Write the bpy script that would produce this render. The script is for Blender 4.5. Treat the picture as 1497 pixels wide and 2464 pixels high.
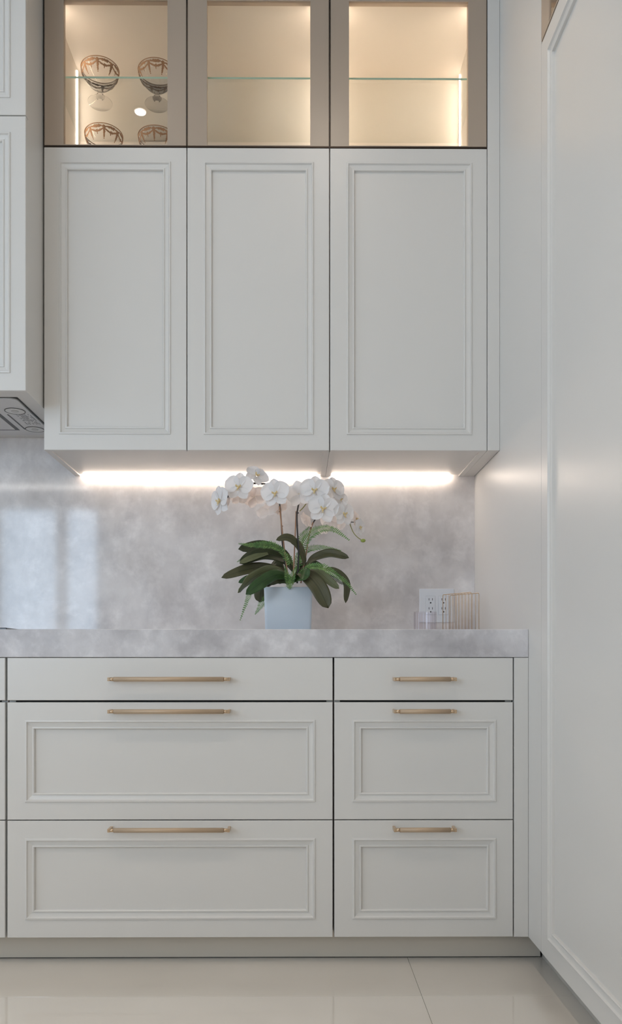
import bpy, bmesh, math, random
from mathutils import Vector, Matrix
random.seed(7)
SC = bpy.context.scene
PI = math.pi
for o in list(bpy.data.objects): bpy.data.objects.remove(o)

# ---------------------------------------------------------------- camera
F = 1897.0; PX, PY = 725.0, 1590.0; YAW = math.atan(12.0/F); CZ = 0.814
cd = bpy.data.cameras.new('camera'); cam = bpy.data.objects.new('camera', cd)
SC.collection.objects.link(cam); SC.camera = cam
cam.location = (0, 0, CZ); cam.rotation_euler = (PI/2, 0, -YAW)
cd.sensor_fit = 'VERTICAL'; cd.sensor_height = 36.0; cd.sensor_width = 36.0
cd.lens = 36.0*F/2464.0
cd.shift_x = (748.5-PX)/2464.0; cd.shift_y = (PY-1232.0)/2464.0
cd.clip_start = 0.01; cd.dof.use_dof = False

# ---------------------------------------------------------------- world, lights, exposure
SC.view_settings.view_transform = 'Standard'; SC.view_settings.look = 'None'
SC.view_settings.gamma = 1.0; SC.view_settings.use_curve_mapping = False
SC.view_settings.exposure = -0.10
w = bpy.data.worlds.new('daylight'); SC.world = w; w.use_nodes = True
bg = w.node_tree.nodes['Background']; bg.inputs[0].default_value = (0.62, 0.78, 1.0, 1); bg.inputs[1].default_value = 1.0

def area(name, loc, rot, sx, sy, power, color, spread=180):
    l = bpy.data.lights.new(name, 'AREA'); l.shape = 'RECTANGLE'; l.size = sx; l.size_y = sy
    l.energy = power; l.color = color; l.spread = math.radians(spread)
    o = bpy.data.objects.new(name, l); SC.collection.objects.link(o)
    o.location = loc; o.rotation_euler = rot
    return o
ZC = 3.0            # ceiling height
BACK = -3.5         # wall behind the photographer
COOL = (0.62, 0.80, 1.0); WARM = (1.0, 0.80, 0.60)
# daylight through the patio windows of the wall behind the photographer (facing +Y)
area('daylight_area', (-3.04, BACK-0.02, 1.74), (PI/2, 0, 0), 0.62, 1.58, 22, COOL)
area('daylight_area', (-2.435, BACK-0.02, 1.74), (PI/2, 0, 0), 0.33, 1.58, 12, COOL)
area('daylight_area', (-3.93, BACK-0.02, 1.74), (PI/2, 0, 0), 0.84, 1.58, 32, COOL)  # extra unseen pane, added for more frontal daylight
# unseen window added in the left wall for more daylight
area('daylight_area', (-4.38, 0.2, 1.75), (0, -PI/2, 0), 1.5, 2.6, 19, COOL)
# unseen fill strips added to brighten the ceiling, by the left and back walls
area('ceiling_fill', (-4.1, 0.0, 2.72), (math.radians(180), math.radians(-25), 0), 0.12, 5.0, 26, (1.0, 0.95, 0.90))
area('ceiling_fill', (-1.5, BACK+0.3, 2.72), (math.radians(150), 0, 0), 5.0, 0.12, 26, (1.0, 0.95, 0.90))
# first is the mirrored downlight; the rest are unseen, added to light the room
DOWN = [(-0.62, 1.66), (0.125, 1.5), (0.1, 0.8), (-0.9, 0.8), (-1.5, 0.6), (-1.5, -1.2), (0.0, -1.2), (-3.0, 0.6)]
for (x, y) in DOWN:
    l = bpy.data.lights.new('ceiling_disk_light', 'AREA'); l.shape = 'DISK'; l.size = 0.04 if y > 1.6 else 0.12; l.energy = 0.6 if y > 1.6 else 2.4
    l.color = (1.0, 0.85, 0.70); l.spread = math.radians(150 if y > 1 else 80)
    o = bpy.data.objects.new('ceiling_disk_light', l); SC.collection.objects.link(o); o.location = (x, y, ZC-0.006)

# ---------------------------------------------------------------- planes of the room (metres)
D3 = 2.736; D2 = 2.396; D1 = 2.10; DH = 2.248; DT = 1.99; XW = 0.620
ZTOE = 0.077; ZCT = 0.898; ZUP = 1.454
def P(px, py, Y):
    """point of the plane y = Y that shows at a photo pixel"""
    r = (px-PX)/F; u = (PY-py)/F; s, c = math.sin(YAW), math.cos(YAW)
    dx = r*c+s; dy = -r*s+c; t = Y/dy
    return Vector((dx*t, Y, CZ+u*t))
def X(px, Y): return P(px, PY, Y).x
def Z(px, py, Y): return P(px, py, Y).z

# ---------------------------------------------------------------- materials
def mat(name, col, rough=0.5, metal=0.0, spec=0.5, **k):
    m = bpy.data.materials.new(name); m.use_nodes = True
    b = m.node_tree.nodes['Principled BSDF']
    b.inputs['Base Color'].default_value = (*col, 1); b.inputs['Roughness'].default_value = rough
    b.inputs['Metallic'].default_value = metal; b.inputs['Specular IOR Level'].default_value = spec
    for kk, v in k.items(): b.inputs[kk.replace('_', ' ')].default_value = v
    return m
def nodes(m): return m.node_tree.nodes, m.node_tree.links, m.node_tree.nodes['Principled BSDF']
def coords(m, scale=(1, 1, 1), loc=(0, 0, 0), kind='Object'):
    n, l, b = nodes(m)
    tc = n.new('ShaderNodeTexCoord'); mp = n.new('ShaderNodeMapping')
    mp.inputs['Scale'].default_value = scale; mp.inputs['Location'].default_value = loc
    l.new(tc.outputs[kind], mp.inputs['Vector']); return mp.outputs['Vector']
def noise(m, vec, scale, detail=4, rough=0.5, dist=0.0):
    n, l, b = nodes(m); t = n.new('ShaderNodeTexNoise')
    t.inputs['Scale'].default_value = scale; t.inputs['Detail'].default_value = detail
    t.inputs['Roughness'].default_value = rough; t.inputs['Distortion'].default_value = dist
    l.new(vec, t.inputs['Vector']); return t.outputs['Fac']
def ramp(m, fac, stops):
    n, l, b = nodes(m); r = n.new('ShaderNodeValToRGB'); e = r.color_ramp.elements
    e[0].position = stops[0][0]; e[0].color = (*stops[0][1], 1)
    e[1].position = stops[-1][0]; e[1].color = (*stops[-1][1], 1)
    for p, c in stops[1:-1]:
        x = e.new(p); x.color = (*c, 1)
    l.new(fac, r.inputs['Fac']); return r.outputs['Color']
def mix(m, a, b_, fac, mode='MIX'):
    n, l, b = nodes(m); x = n.new('ShaderNodeMix'); x.data_type = 'RGBA'; x.blend_type = mode
    if isinstance(fac, float): x.inputs['Factor'].default_value = fac
    else: l.new(fac, x.inputs['Factor'])
    for i, v in ((6, a), (7, b_)):
        if isinstance(v, tuple): x.inputs[i].default_value = (*v, 1)
        else: l.new(v, x.inputs[i])
    return x.outputs[2]
def bump(m, h, strength=0.1, dist=0.001):
    n, l, b = nodes(m); x = n.new('ShaderNodeBump'); x.inputs['Strength'].default_value = strength
    x.inputs['Distance'].default_value = dist; l.new(h, x.inputs['Height']); l.new(x.outputs['Normal'], b.inputs['Normal'])

LACQ = mat('satin_white_lacquer', (0.745, 0.73, 0.70), 0.36, spec=0.75)
v = coords(LACQ); bump(LACQ, noise(LACQ, v, 9, 2), 0.03, 0.004)
LACQT = mat('satin_white_lacquer_tall', (0.745, 0.73, 0.70), 0.36, spec=0.5)
v = coords(LACQT); bump(LACQT, noise(LACQT, v, 7, 2), 0.03, 0.004)
DARK = mat('dark_gap_edge', (0.03, 0.026, 0.022), 0.6)
BRZ = mat('bronze_frame', (0.46, 0.375, 0.295), 0.32, spec=0.5)
BRZD = mat('dark_bronze_edge', (0.045, 0.028, 0.018), 0.35, metal=0.3)
INNER = mat('cream_cabinet_interior', (0.82, 0.76, 0.68), 0.5)
BRASS = mat('knurled_brass', (0.56, 0.42, 0.29), 0.48, metal=0.4)
n_, l_, b_ = nodes(BRASS)
v = coords(BRASS); ck = n_.new('ShaderNodeTexChecker'); ck.inputs['Scale'].default_value = 700; l_.new(v, ck.inputs['Vector']); bump(BRASS, ck.outputs['Fac'], 0.5, 0.0004)
BRASSP = mat('plain_brass', (0.62, 0.46, 0.31), 0.28, metal=0.8)
GOLDW = mat('gold_wire', (0.55, 0.40, 0.25), 0.35, metal=0.8)
GILT = mat('gilt_print', (0.38, 0.20, 0.09), 0.5, metal=0.0)
PLAST = mat('white_plastic', (0.80, 0.82, 0.86), 0.35)
SLOT = mat('socket_slot', (0.03, 0.03, 0.035), 0.5)
WALLM = mat('wall_paint', (0.76, 0.74, 0.70), 0.8)
CEILM = mat('ceiling_paint', (0.82, 0.81, 0.79), 0.9)
STEEL = mat('brushed_grey_steel', (0.70, 0.69, 0.68), 0.35, metal=0.2)
v = coords(STEEL, (1, 60, 1)); bump(STEEL, noise(STEEL, v, 30, 2), 0.06, 0.0005)
STEELD = mat('dark_steel', (0.10, 0.10, 0.10), 0.4, metal=0.4)
PRINT = mat('grey_print', (0.25, 0.24, 0.24), 0.6)
BLKG = mat('black_ceramic_glass', (0.012, 0.012, 0.014), 0.12)
POT = mat('pale_blue_white_glaze', (0.62, 0.70, 0.78), 0.28)
SOIL = mat('dark_moss', (0.03, 0.035, 0.018), 0.9)
v = coords(SOIL); bump(SOIL, noise(SOIL, v, 120, 3), 0.8, 0.004)
STAKE = mat('bamboo_stake', (0.40, 0.22, 0.13), 0.55)
STEMD = mat('dark_stem', (0.035, 0.03, 0.03), 0.45)
STEMG = mat('green_stem', (0.28, 0.27, 0.09), 0.5)
BUD = mat('green_bud', (0.30, 0.36, 0.07), 0.45)
FERN = mat('fern_green', (0.10, 0.22, 0.065), 0.5)
v = coords(FERN); l_ = FERN.node_tree.links
l_.new(ramp(FERN, noise(FERN, v, 60, 2), [(0.3, (0.08, 0.21, 0.055)), (0.7, (0.22, 0.37, 0.11))]), FERN.node_tree.nodes['Principled BSDF'].inputs['Base Color'])
FERND = mat('fern_dark', (0.035, 0.06, 0.03), 0.55)
def leafmat(name, a, b, edge):
    m = mat(name, a, 0.36, spec=0.45); n, l, bb = nodes(m)
    tc = n.new('ShaderNodeTexCoord'); sp = n.new('ShaderNodeSeparateXYZ'); l.new(tc.outputs['UV'], sp.inputs[0])
    mp = n.new('ShaderNodeMapping'); mp.inputs['Scale'].default_value = (45, 1.2, 1); l.new(tc.outputs['UV'], mp.inputs[0])
    base = ramp(m, noise(m, mp.outputs[0], 1.0, 3), [(0.3, a), (0.7, b)])
    mt = n.new('ShaderNodeMath'); mt.operation = 'SUBTRACT'; mt.inputs[1].default_value = 0.5; l.new(sp.outputs[0], mt.inputs[0])
    ab = n.new('ShaderNodeMath'); ab.operation = 'ABSOLUTE'; l.new(mt.outputs[0], ab.inputs[0])
    vein = ramp(m, ab.outputs[0], [(0.0, (1, 1, 1)), (0.05, (0, 0, 0))])
    l.new(mix(m, base, edge, vein), bb.inputs['Base Color'])
    bump(m, noise(m, mp.outputs[0], 1.5, 2), 0.25, 0.002)
    return m
LEAF_D = leafmat('orchid_leaf_dark', (0.020, 0.030, 0.010), (0.045, 0.058, 0.020), (0.012, 0.02, 0.008))
LEAF_G = leafmat('orchid_leaf_green', (0.020, 0.062, 0.012), (0.042, 0.10, 0.024), (0.02, 0.045, 0.015))
LEAF_O = leafmat('orchid_leaf_olive', (0.05, 0.053, 0.02), (0.095, 0.09, 0.04), (0.03, 0.032, 0.012))
LEAF_S = leafmat('orchid_leaf_sage', (0.11, 0.125, 0.055), (0.17, 0.185, 0.09), (0.09, 0.10, 0.04))

def petalmat(name, col, trans, tcol):
    m = bpy.data.materials.new(name); m.use_nodes = True; n = m.node_tree.nodes; l = m.node_tree.links
    b = n['Principled BSDF']; b.inputs['Base Color'].default_value = (*col, 1); b.inputs['Roughness'].default_value = 0.6
    b.inputs['Specular IOR Level'].default_value = 0.2
    t = n.new('ShaderNodeBsdfTranslucent'); t.inputs[0].default_value = (*tcol, 1)
    mx = n.new('ShaderNodeMixShader'); mx.inputs[0].default_value = trans
    l.new(b.outputs[0], mx.inputs[1]); l.new(t.outputs[0], mx.inputs[2]); l.new(mx.outputs[0], n['Material Output'].inputs[0])
    return m
PETAL = petalmat('white_petal', (0.90, 0.91, 0.93), 0.22, (0.95, 0.86, 0.80))
PETALP = petalmat('pink_backed_petal', (0.92, 0.86, 0.83), 0.3, (0.98, 0.86, 0.80))
LIPM = mat('yellow_lip', (0.80, 0.62, 0.22), 0.5)
v = coords(LIPM); nn, ll, bb = nodes(LIPM)
ll.new(ramp(LIPM, noise(LIPM, v, 160, 2), [(0.42, (0.88, 0.82, 0.55)), (0.52, (0.80, 0.62, 0.20)), (0.62, (0.55, 0.22, 0.12))]), bb.inputs['Base Color'])

def clearglass(name, tint, ior=1.45, rough=0.0, gain=1.7):
    m = bpy.data.materials.new(name); m.use_nodes = True; n = m.node_tree.nodes; l = m.node_tree.links
    n.remove(n['Principled BSDF'])
    tr = n.new('ShaderNodeBsdfTransparent'); tr.inputs[0].default_value = (*tint, 1)
    gl = n.new('ShaderNodeBsdfGlossy'); gl.inputs['Roughness'].default_value = rough
    fr = n.new('ShaderNodeFresnel'); fr.inputs[0].default_value = ior
    mu = n.new('ShaderNodeMath'); mu.operation = 'MULTIPLY'; mu.inputs[1].default_value = gain; mu.use_clamp = True; l.new(fr.outputs[0], mu.inputs[0])
    # only the entering face reflects (a thin pane has no total internal reflection)
    ge = n.new('ShaderNodeNewGeometry'); iv = n.new('ShaderNodeMath'); iv.operation = 'SUBTRACT'; iv.inputs[0].default_value = 1.0; l.new(ge.outputs['Backfacing'], iv.inputs[1])
    m2 = n.new('ShaderNodeMath'); m2.operation = 'MULTIPLY'; l.new(mu.outputs[0], m2.inputs[0]); l.new(iv.outputs[0], m2.inputs[1])
    mx = n.new('ShaderNodeMixShader'); l.new(m2.outputs[0], mx.inputs[0])
    l.new(tr.outputs[0], mx.inputs[1]); l.new(gl.outputs[0], mx.inputs[2]); l.new(mx.outputs[0], n['Material Output'].inputs[0])
    return m
PANE = clearglass('clear_pane_glass', (0.95, 0.93, 0.90), 1.45)
SHELF = clearglass('shelf_glass', (0.97, 0.985, 0.975), 1.45)
SHELFE = mat('green_glass_edge', (0.45, 0.68, 0.58), 0.3)
RIB = clearglass('ribbed_tumbler_glass', (0.972, 0.955, 0.965), 1.5, 0.05, 1.6)
GOB = clearglass('goblet_glass', (0.96, 0.95, 0.94), 1.45, 0.0, 1.1)
n = GOB.node_tree.nodes; l = GOB.node_tree.links
tr = [x for x in n if x.bl_idname == 'ShaderNodeBsdfTransparent'][0]
lw = n.new('ShaderNodeLayerWeight'); lw.inputs[0].default_value = 0.5
cr = n.new('ShaderNodeValToRGB'); e = cr.color_ramp.elements; e[0].position = 0.68; e[0].color = (0.985, 0.98, 0.975, 1); e[1].position = 1.0; e[1].color = (0.38, 0.34, 0.30, 1)
l.new(lw.outputs['Facing'], cr.inputs[0]); l.new(cr.outputs[0], tr.inputs[0])
def emit(name, col, s):
    m = bpy.data.materials.new(name); m.use_nodes = True; n = m.node_tree.nodes; l = m.node_tree.links
    n.remove(n['Principled BSDF']); e = n.new('ShaderNodeEmission'); e.inputs[0].default_value = (*col, 1); e.inputs[1].default_value = s
    l.new(e.outputs[0], n['Material Output'].inputs[0]); return m
LEDU = emit('under_cabinet_light', (1.0, 0.83, 0.69), 35)
LEDC = emit('cabinet_light', (1.0, 0.89, 0.79), 13)
FILLF = emit('cabinet_front_fill', (1.0, 0.89, 0.79), 40)  # glow of the added fill strips behind the stiles
LAMP = emit('downlight_lamp', (1.0, 0.95, 0.88), 14)

def marble(name, rough, scale=1.0, tone=(0, 0, 0), loc=(0, 0, 0), brush=0.0):
    m = mat(name, (0.6, 0.6, 0.6), rough, spec=0.5); n, l, b = nodes(m)
    v = coords(m, (scale,)*3, loc)
    def c(x): return tuple(max(0, a+t) for a, t in zip(x, tone))
    a = ramp(m, noise(m, v, 3.6, 12, 0.60, 0.15), [(0.30, c((0.64, 0.61, 0.60))), (0.45, c((0.77, 0.74, 0.73))), (0.57, c((0.85, 0.825, 0.82))), (0.70, c((0.92, 0.905, 0.90)))])
    v2 = coords(m, (scale*1.0, scale, scale*0.7), (loc[0]+3.1, loc[1], loc[2]+1.7))
    blot = ramp(m, noise(m, v2, 7.5, 10, 0.60, 0.2), [(0.38, (0.80, 0.80, 0.81)), (0.56, (1.0, 1.0, 1.0))])
    x = mix(m, a, blot, 0.75, 'MULTIPLY')
    v3 = coords(m, (scale, scale, scale), (loc[0]+7.7, loc[1], loc[2]+0.4))
    ve = n.new('ShaderNodeTexNoise'); ve.noise_type = 'RIDGED_MULTIFRACTAL'; ve.inputs['Scale'].default_value = 2.3; ve.inputs['Detail'].default_value = 5
    ve.inputs['Distortion'].default_value = 0.9
    l.new(v3, ve.inputs['Vector'])
    vm = ramp(m, ve.outputs['Fac'], [(0.55, (1, 1, 1)), (0.95, (0.80, 0.765, 0.74))])
    x = mix(m, x, vm, 0.35, 'MULTIPLY')
    v4 = coords(m, (scale,)*3, (loc[0]+1, loc[1], loc[2]+5))
    wsp = ramp(m, noise(m, v4, 14, 8, 0.6, 0.15), [(0.50, (0, 0, 0)), (0.75, (0.16, 0.16, 0.16))])
    x = mix(m, x, wsp, 1.0, 'ADD')
    x = mix(m, x, (1.0, 0.985, 0.975), 1.0, 'MULTIPLY')
    l.new(x, b.inputs['Base Color'])
    if brush: bump(m, noise(m, coords(m, (60, 60, 60)), 3, 3), brush, 0.001)
    return m
MARB = marble('polished_grey_marble', 0.06)
MARBE = marble('worktop_marble', 0.32, 1.5, (-0.17, -0.15, -0.12), (2.3, 0, 1.1), 0.15)
TILE = mat('polished_cream_tile', (0.70, 0.66, 0.60), 0.05, spec=0.9); n, l, b = nodes(TILE)
v = coords(TILE, (1, 1, 1), (0, 0, 0), 'Object')
ve = n.new('ShaderNodeTexNoise'); ve.noise_type = 'RIDGED_MULTIFRACTAL'; ve.inputs['Scale'].default_value = 1.3; ve.inputs['Detail'].default_value = 3; ve.inputs['Distortion'].default_value = 0.6
l.new(v, ve.inputs['Vector'])
l.new(mix(TILE, ramp(TILE, noise(TILE, v, 2.2, 4), [(0.3, (0.68, 0.635, 0.57)), (0.7, (0.75, 0.705, 0.64))]), (0.44, 0.36, 0.30),
      ramp(TILE, ve.outputs['Fac'], [(0.80, (0, 0, 0)), (0.97, (0.5, 0.5, 0.5))])), b.inputs['Base Color'])
GROUT = mat('grout', (0.58, 0.55, 0.50), 0.6)

# ---------------------------------------------------------------- mesh helpers
def link(name, bm, m, parent=None, smooth=False, mats=None):
    me = bpy.data.meshes.new(name); bm.normal_update(); bm.to_mesh(me); bm.free()
    for mm in (mats or [m]): me.materials.append(mm)
    if smooth:
        for p in me.polygons: p.use_smooth = True
    o = bpy.data.objects.new(name, me); SC.collection.objects.link(o)
    if parent:
        o.parent = parent; o.matrix_parent_inverse = parent_world(parent).inverted()
    return o
def parent_world(o):
    M = Matrix.LocRotScale(o.location, o.rotation_euler, o.scale)
    return parent_world(o.parent) @ o.matrix_parent_inverse @ M if o.parent else M
def tag(o, label, cat, group=None, kind=None):
    o['label'] = label; o['category'] = cat
    if group: o['group'] = group
    if kind: o['kind'] = kind
    return o
def thing(name, label, cat, loc, group=None, rotz=0):
    o = bpy.data.objects.new(name, None); SC.collection.objects.link(o); o.location = loc; o.rotation_euler = (0, 0, rotz)
    o.empty_display_size = 0.05
    return tag(o, label, cat, group)
def struct(o): o['kind'] = 'structure'; return o
def box(bm, x0, x1, y0, y1, z0, z1, bev=0.0, mi=0):
    g = bmesh.new()
    vs = [g.verts.new((x, y, z)) for x in (x0, x1) for y in (y0, y1) for z in (z0, z1)]
    for f in ((0, 1, 3, 2), (4, 6, 7, 5), (0, 4, 5, 1), (2, 3, 7, 6), (0, 2, 6, 4), (1, 5, 7, 3)):
        g.faces.new([vs[i] for i in f])
    bmesh.ops.recalc_face_normals(g, faces=g.faces)
    if bev: bmesh.ops.bevel(g, geom=list(g.edges), offset=bev, segments=2, affect='EDGES', profile=0.5)
    for f in g.faces: f.material_index = mi
    join(bm, g)
def join(bm, g):
    mp = {v: bm.verts.new(v.co) for v in g.verts}
    for f in g.faces:
        try:
            nf = bm.faces.new([mp[v] for v in f.verts]); nf.material_index = f.material_index; nf.smooth = f.smooth
        except ValueError: pass
    g.free()
def boxobj(name, m, parent, *a, bev=0.0):
    bm = bmesh.new(); box(bm, *a, bev=bev); return link(name, bm, m, parent)
def tube(bm, pts, rad, seg=8, cap=True):
    pts = [Vector(p) for p in pts]; n = len(pts)
    if not hasattr(rad, '__len__'): rad = [rad]*n
    rings = []; up = None
    for i, p in enumerate(pts):
        t = (pts[min(i+1, n-1)]-pts[max(i-1, 0)]).normalized()
        if up is None:
            up = Vector((0, 0, 1)) if abs(t.z) < 0.9 else Vector((1, 0, 0))
        a = t.cross(up).normalized(); up = a.cross(t).normalized()
        rings.append([bm.verts.new(p+rad[i]*(math.cos(k*2*PI/seg)*a+math.sin(k*2*PI/seg)*up)) for k in range(seg)])
    for i in range(n-1):
        for k in range(seg):
            f = bm.faces.new((rings[i][k], rings[i][(k+1) % seg], rings[i+1][(k+1) % seg], rings[i+1][k])); f.smooth = True
    if cap: bm.faces.new(rings[0][::-1]); bm.faces.new(rings[-1])
def lathe(bm, prof, c=(0, 0, 0), seg=32, caps=True):
    rings = []
    for r, z in prof:
        rings.append([bm.verts.new((c[0]+r*math.cos(k*2*PI/seg), c[1]+r*math.sin(k*2*PI/seg), c[2]+z)) for k in range(seg)])
    for i in range(len(prof)-1):
        for k in range(seg):
            f = bm.faces.new((rings[i][k], rings[i][(k+1) % seg], rings[i+1][(k+1) % seg], rings[i+1][k])); f.smooth = True
    if caps: bm.faces.new(rings[0][::-1]); bm.faces.new(rings[-1])
def spline(pts, n):
    pts = [Vector(p) for p in pts]
    if len(pts) < 3: return [pts[0].lerp(pts[-1], i/(n-1)) for i in range(n)]
    q = [2*pts[0]-pts[1]]+pts+[2*pts[-1]-pts[-2]]; out = []
    m = len(pts)-1
    for i in range(n):
        u = i/(n-1)*m; k = min(int(u), m-1); t = u-k
        a, b, c, d = q[k:k+4]
        out.append(0.5*((2*b)+(c-a)*t+(2*a-5*b+4*c-d)*t*t+(3*b-a-3*c+d)*t**3))
    return out

# face frame: maps (u along face, w up, out) to the world; facing 'Y' = towards the photographer, 'X' = towards -X
def fmap(face, plane):
    if face == 'Y': return lambda u, w, o: (u, plane-o, w)
    return lambda u, w, o: (plane-o, u, w)
PROF = [(0.0, 0.0), (0.0010, 0.0028), (0.0050, 0.0034), (0.0066, 0.0004), (0.0078, -0.0012), (0.0185, -0.0034), (0.0195, -0.0012), (0.0225, -0.0008), (0.0240, -0.0020), (0.0250, -0.0085)]
def rects(bm, mp, seq):
    """concentric rectangular rings: seq of ((u0,u1,w0,w1), out)"""
    prev = None; first = None
    for (u0, u1, w0, w1), o in seq:
        r = [bm.verts.new(mp(*q, o)) for q in ((u0, w0), (u1, w0), (u1, w1), (u0, w1))]
        if prev:
            for k in range(4): bm.faces.new((prev[k], prev[(k+1) % 4], r[(k+1) % 4], r[k]))
        else: first = r
        prev = r
    return first, prev
def front(name, face, plane, u0, u1, w0, w1, parent, mould=None, m=LACQ, th=0.020):
    """a slab front; mould = outer rectangle of its double moulding"""
    mp = fmap(face, plane); bm = bmesh.new(); e = 0.0012
    seq = [((u0, u1, w0, w1), -th), ((u0, u1, w0, w1), -e), ((u0+e, u1-e, w0+e, w1-e), 0.0)]
    if mould: seq.append((mould, 0.0)); seq.append((mould, -0.012))
    a, bq = rects(bm, mp, seq)
    bm.faces.new(a)
    bm.faces.new(bq)
    bmesh.ops.recalc_face_normals(bm, faces=bm.faces)
    d = link(name, bm, m, parent)
    if mould:
        bm = bmesh.new(); s = []
        for off, o in PROF: s.append(((mould[0]+off, mould[1]-off, mould[2]+off, mould[3]-off), o))
        rects(bm, mp, s); bmesh.ops.recalc_face_normals(bm, faces=bm.faces)
        # normals towards the room
        f0 = max(bm.faces, key=lambda f: f.calc_area()); nrm = Vector(mp(0, 0, 1))-Vector(mp(0, 0, 0))
        if f0.normal.dot(nrm) < 0: bmesh.ops.reverse_faces(bm, faces=bm.faces)
        link('moulding', bm, m, d)
        off = PROF[-1][0]-0.0005
        bm = bmesh.new(); s = (mould[0]+off, mould[1]-off, mould[2]+off, mould[3]-off)
        rr, _ = rects(bm, mp, [(s, -0.0085), (s, -0.0118)]); bm.faces.new(rr); bm.faces.new(_)
        bmesh.ops.recalc_face_normals(bm, faces=bm.faces)
        link('centre_panel', bm, m, d)
    return d

# ---------------------------------------------------------------- the room
fl = struct(boxobj('floor', GROUT, None, -4.4, 1.3, BACK, D3+0.02, -0.03, -0.003))
JX = 0.305; JY = 1.913
me_tile = {}
ix = 0
for i in range(-4, 2):
    for j in range(-9, 3):
        x0 = JX+i*1.2; x1 = x0+1.2; y0 = JY+j*0.6; y1 = y0+0.6
        x0 = max(x0, -4.4); x1 = min(x1, 1.3); y0 = max(y0, BACK); y1 = min(y1, D3)
        if x1-x0 < 0.02 or y1-y0 < 0.02: continue
        boxobj('tile', TILE, fl, x0+0.0005, x1-0.0005, y0+0.0005, y1-0.0005, -0.0028, 0.0, bev=0.0004)
struct(boxobj('ceiling', CEILM, None, -4.4, 1.3, BACK, D3+0.1, ZC, ZC+0.05))
struct(boxobj('wall_rear', WALLM, None, -4.4, 1.3, D3+0.02, D3+0.12, 0, ZC))
struct(boxobj('wall_right', WALLM, None, 1.3, 1.4, BACK, D3+0.12, 0, ZC))
# wall with patio windows behind the photographer
bm = bmesh.new()
xs = [-4.4, -3.35, -2.73, -2.60, -2.27, 1.3]
box(bm, -3.46, -3.35, BACK-0.1, BACK, 0.95, 2.54); box(bm, -2.73, -2.60, BACK-0.1, BACK, 0.95, 2.54)
box(bm, -2.27, 1.3, BACK-0.1, BACK, 0.95, 2.54); box(bm, -4.4, 1.3, BACK-0.1, BACK, 0, 0.95); box(bm, -4.4, 1.3, BACK-0.1, BACK, 2.54, ZC)
struct(link('wall_front', bm, WALLM))
bm = bmesh.new()
box(bm, -4.5, -4.4, BACK-0.1, -1.1, 0, ZC); box(bm, -4.5, -4.4, 1.5, D3+0.12, 0, ZC)
box(bm, -4.5, -4.4, -1.1, 1.5, 0, 1.0); box(bm, -4.5, -4.4, -1.1, 1.5, 2.5, ZC)  # opening for the added left window
struct(link('wall_left', bm, WALLM))

for i, (x, y) in enumerate(DOWN[:1]):
    t = thing('downlight', 'small round recessed ceiling downlight mirrored in the goblet cabinet glass', 'ceiling light', (x, y, ZC))
    bm = bmesh.new(); lathe(bm, [(0.024, 0), (0.032, 0), (0.032, -0.004), (0.024, -0.004)], (x, y, ZC-0.0005), 32, False); link('trim_ring', bm, PLAST, t)
    bm = bmesh.new(); lathe(bm, [(0.0235, -0.003), (0.0235, -0.0015)], (x, y, ZC), 32); link('lamp', bm, LAMP, t)

# ---------------------------------------------------------------- backsplash, worktop, cooktop
XL = -2.3
tag(boxobj('backsplash', MARB, None, XL, XW-0.0003, D3, D3+0.018, ZCT+0.0005, 1.66), 'grey and white clouded marble slab wall behind the worktop', 'backsplash')
zb = Z(640, 1581.5, D1)
tag(boxobj('worktop', MARBE, None, XL, XW-0.0004, D1-0.001, D3-0.0005, zb, ZCT, bev=0.0015), 'thick grey veined stone worktop running along the base cabinets', 'worktop')
tag(boxobj('cooktop', BLKG, None, -1.55, X(16, 2.17), 2.17, 2.62, ZCT, ZCT+0.007, bev=0.002), 'black glass cooktop edge at the far left end of the worktop', 'cooktop')

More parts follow.
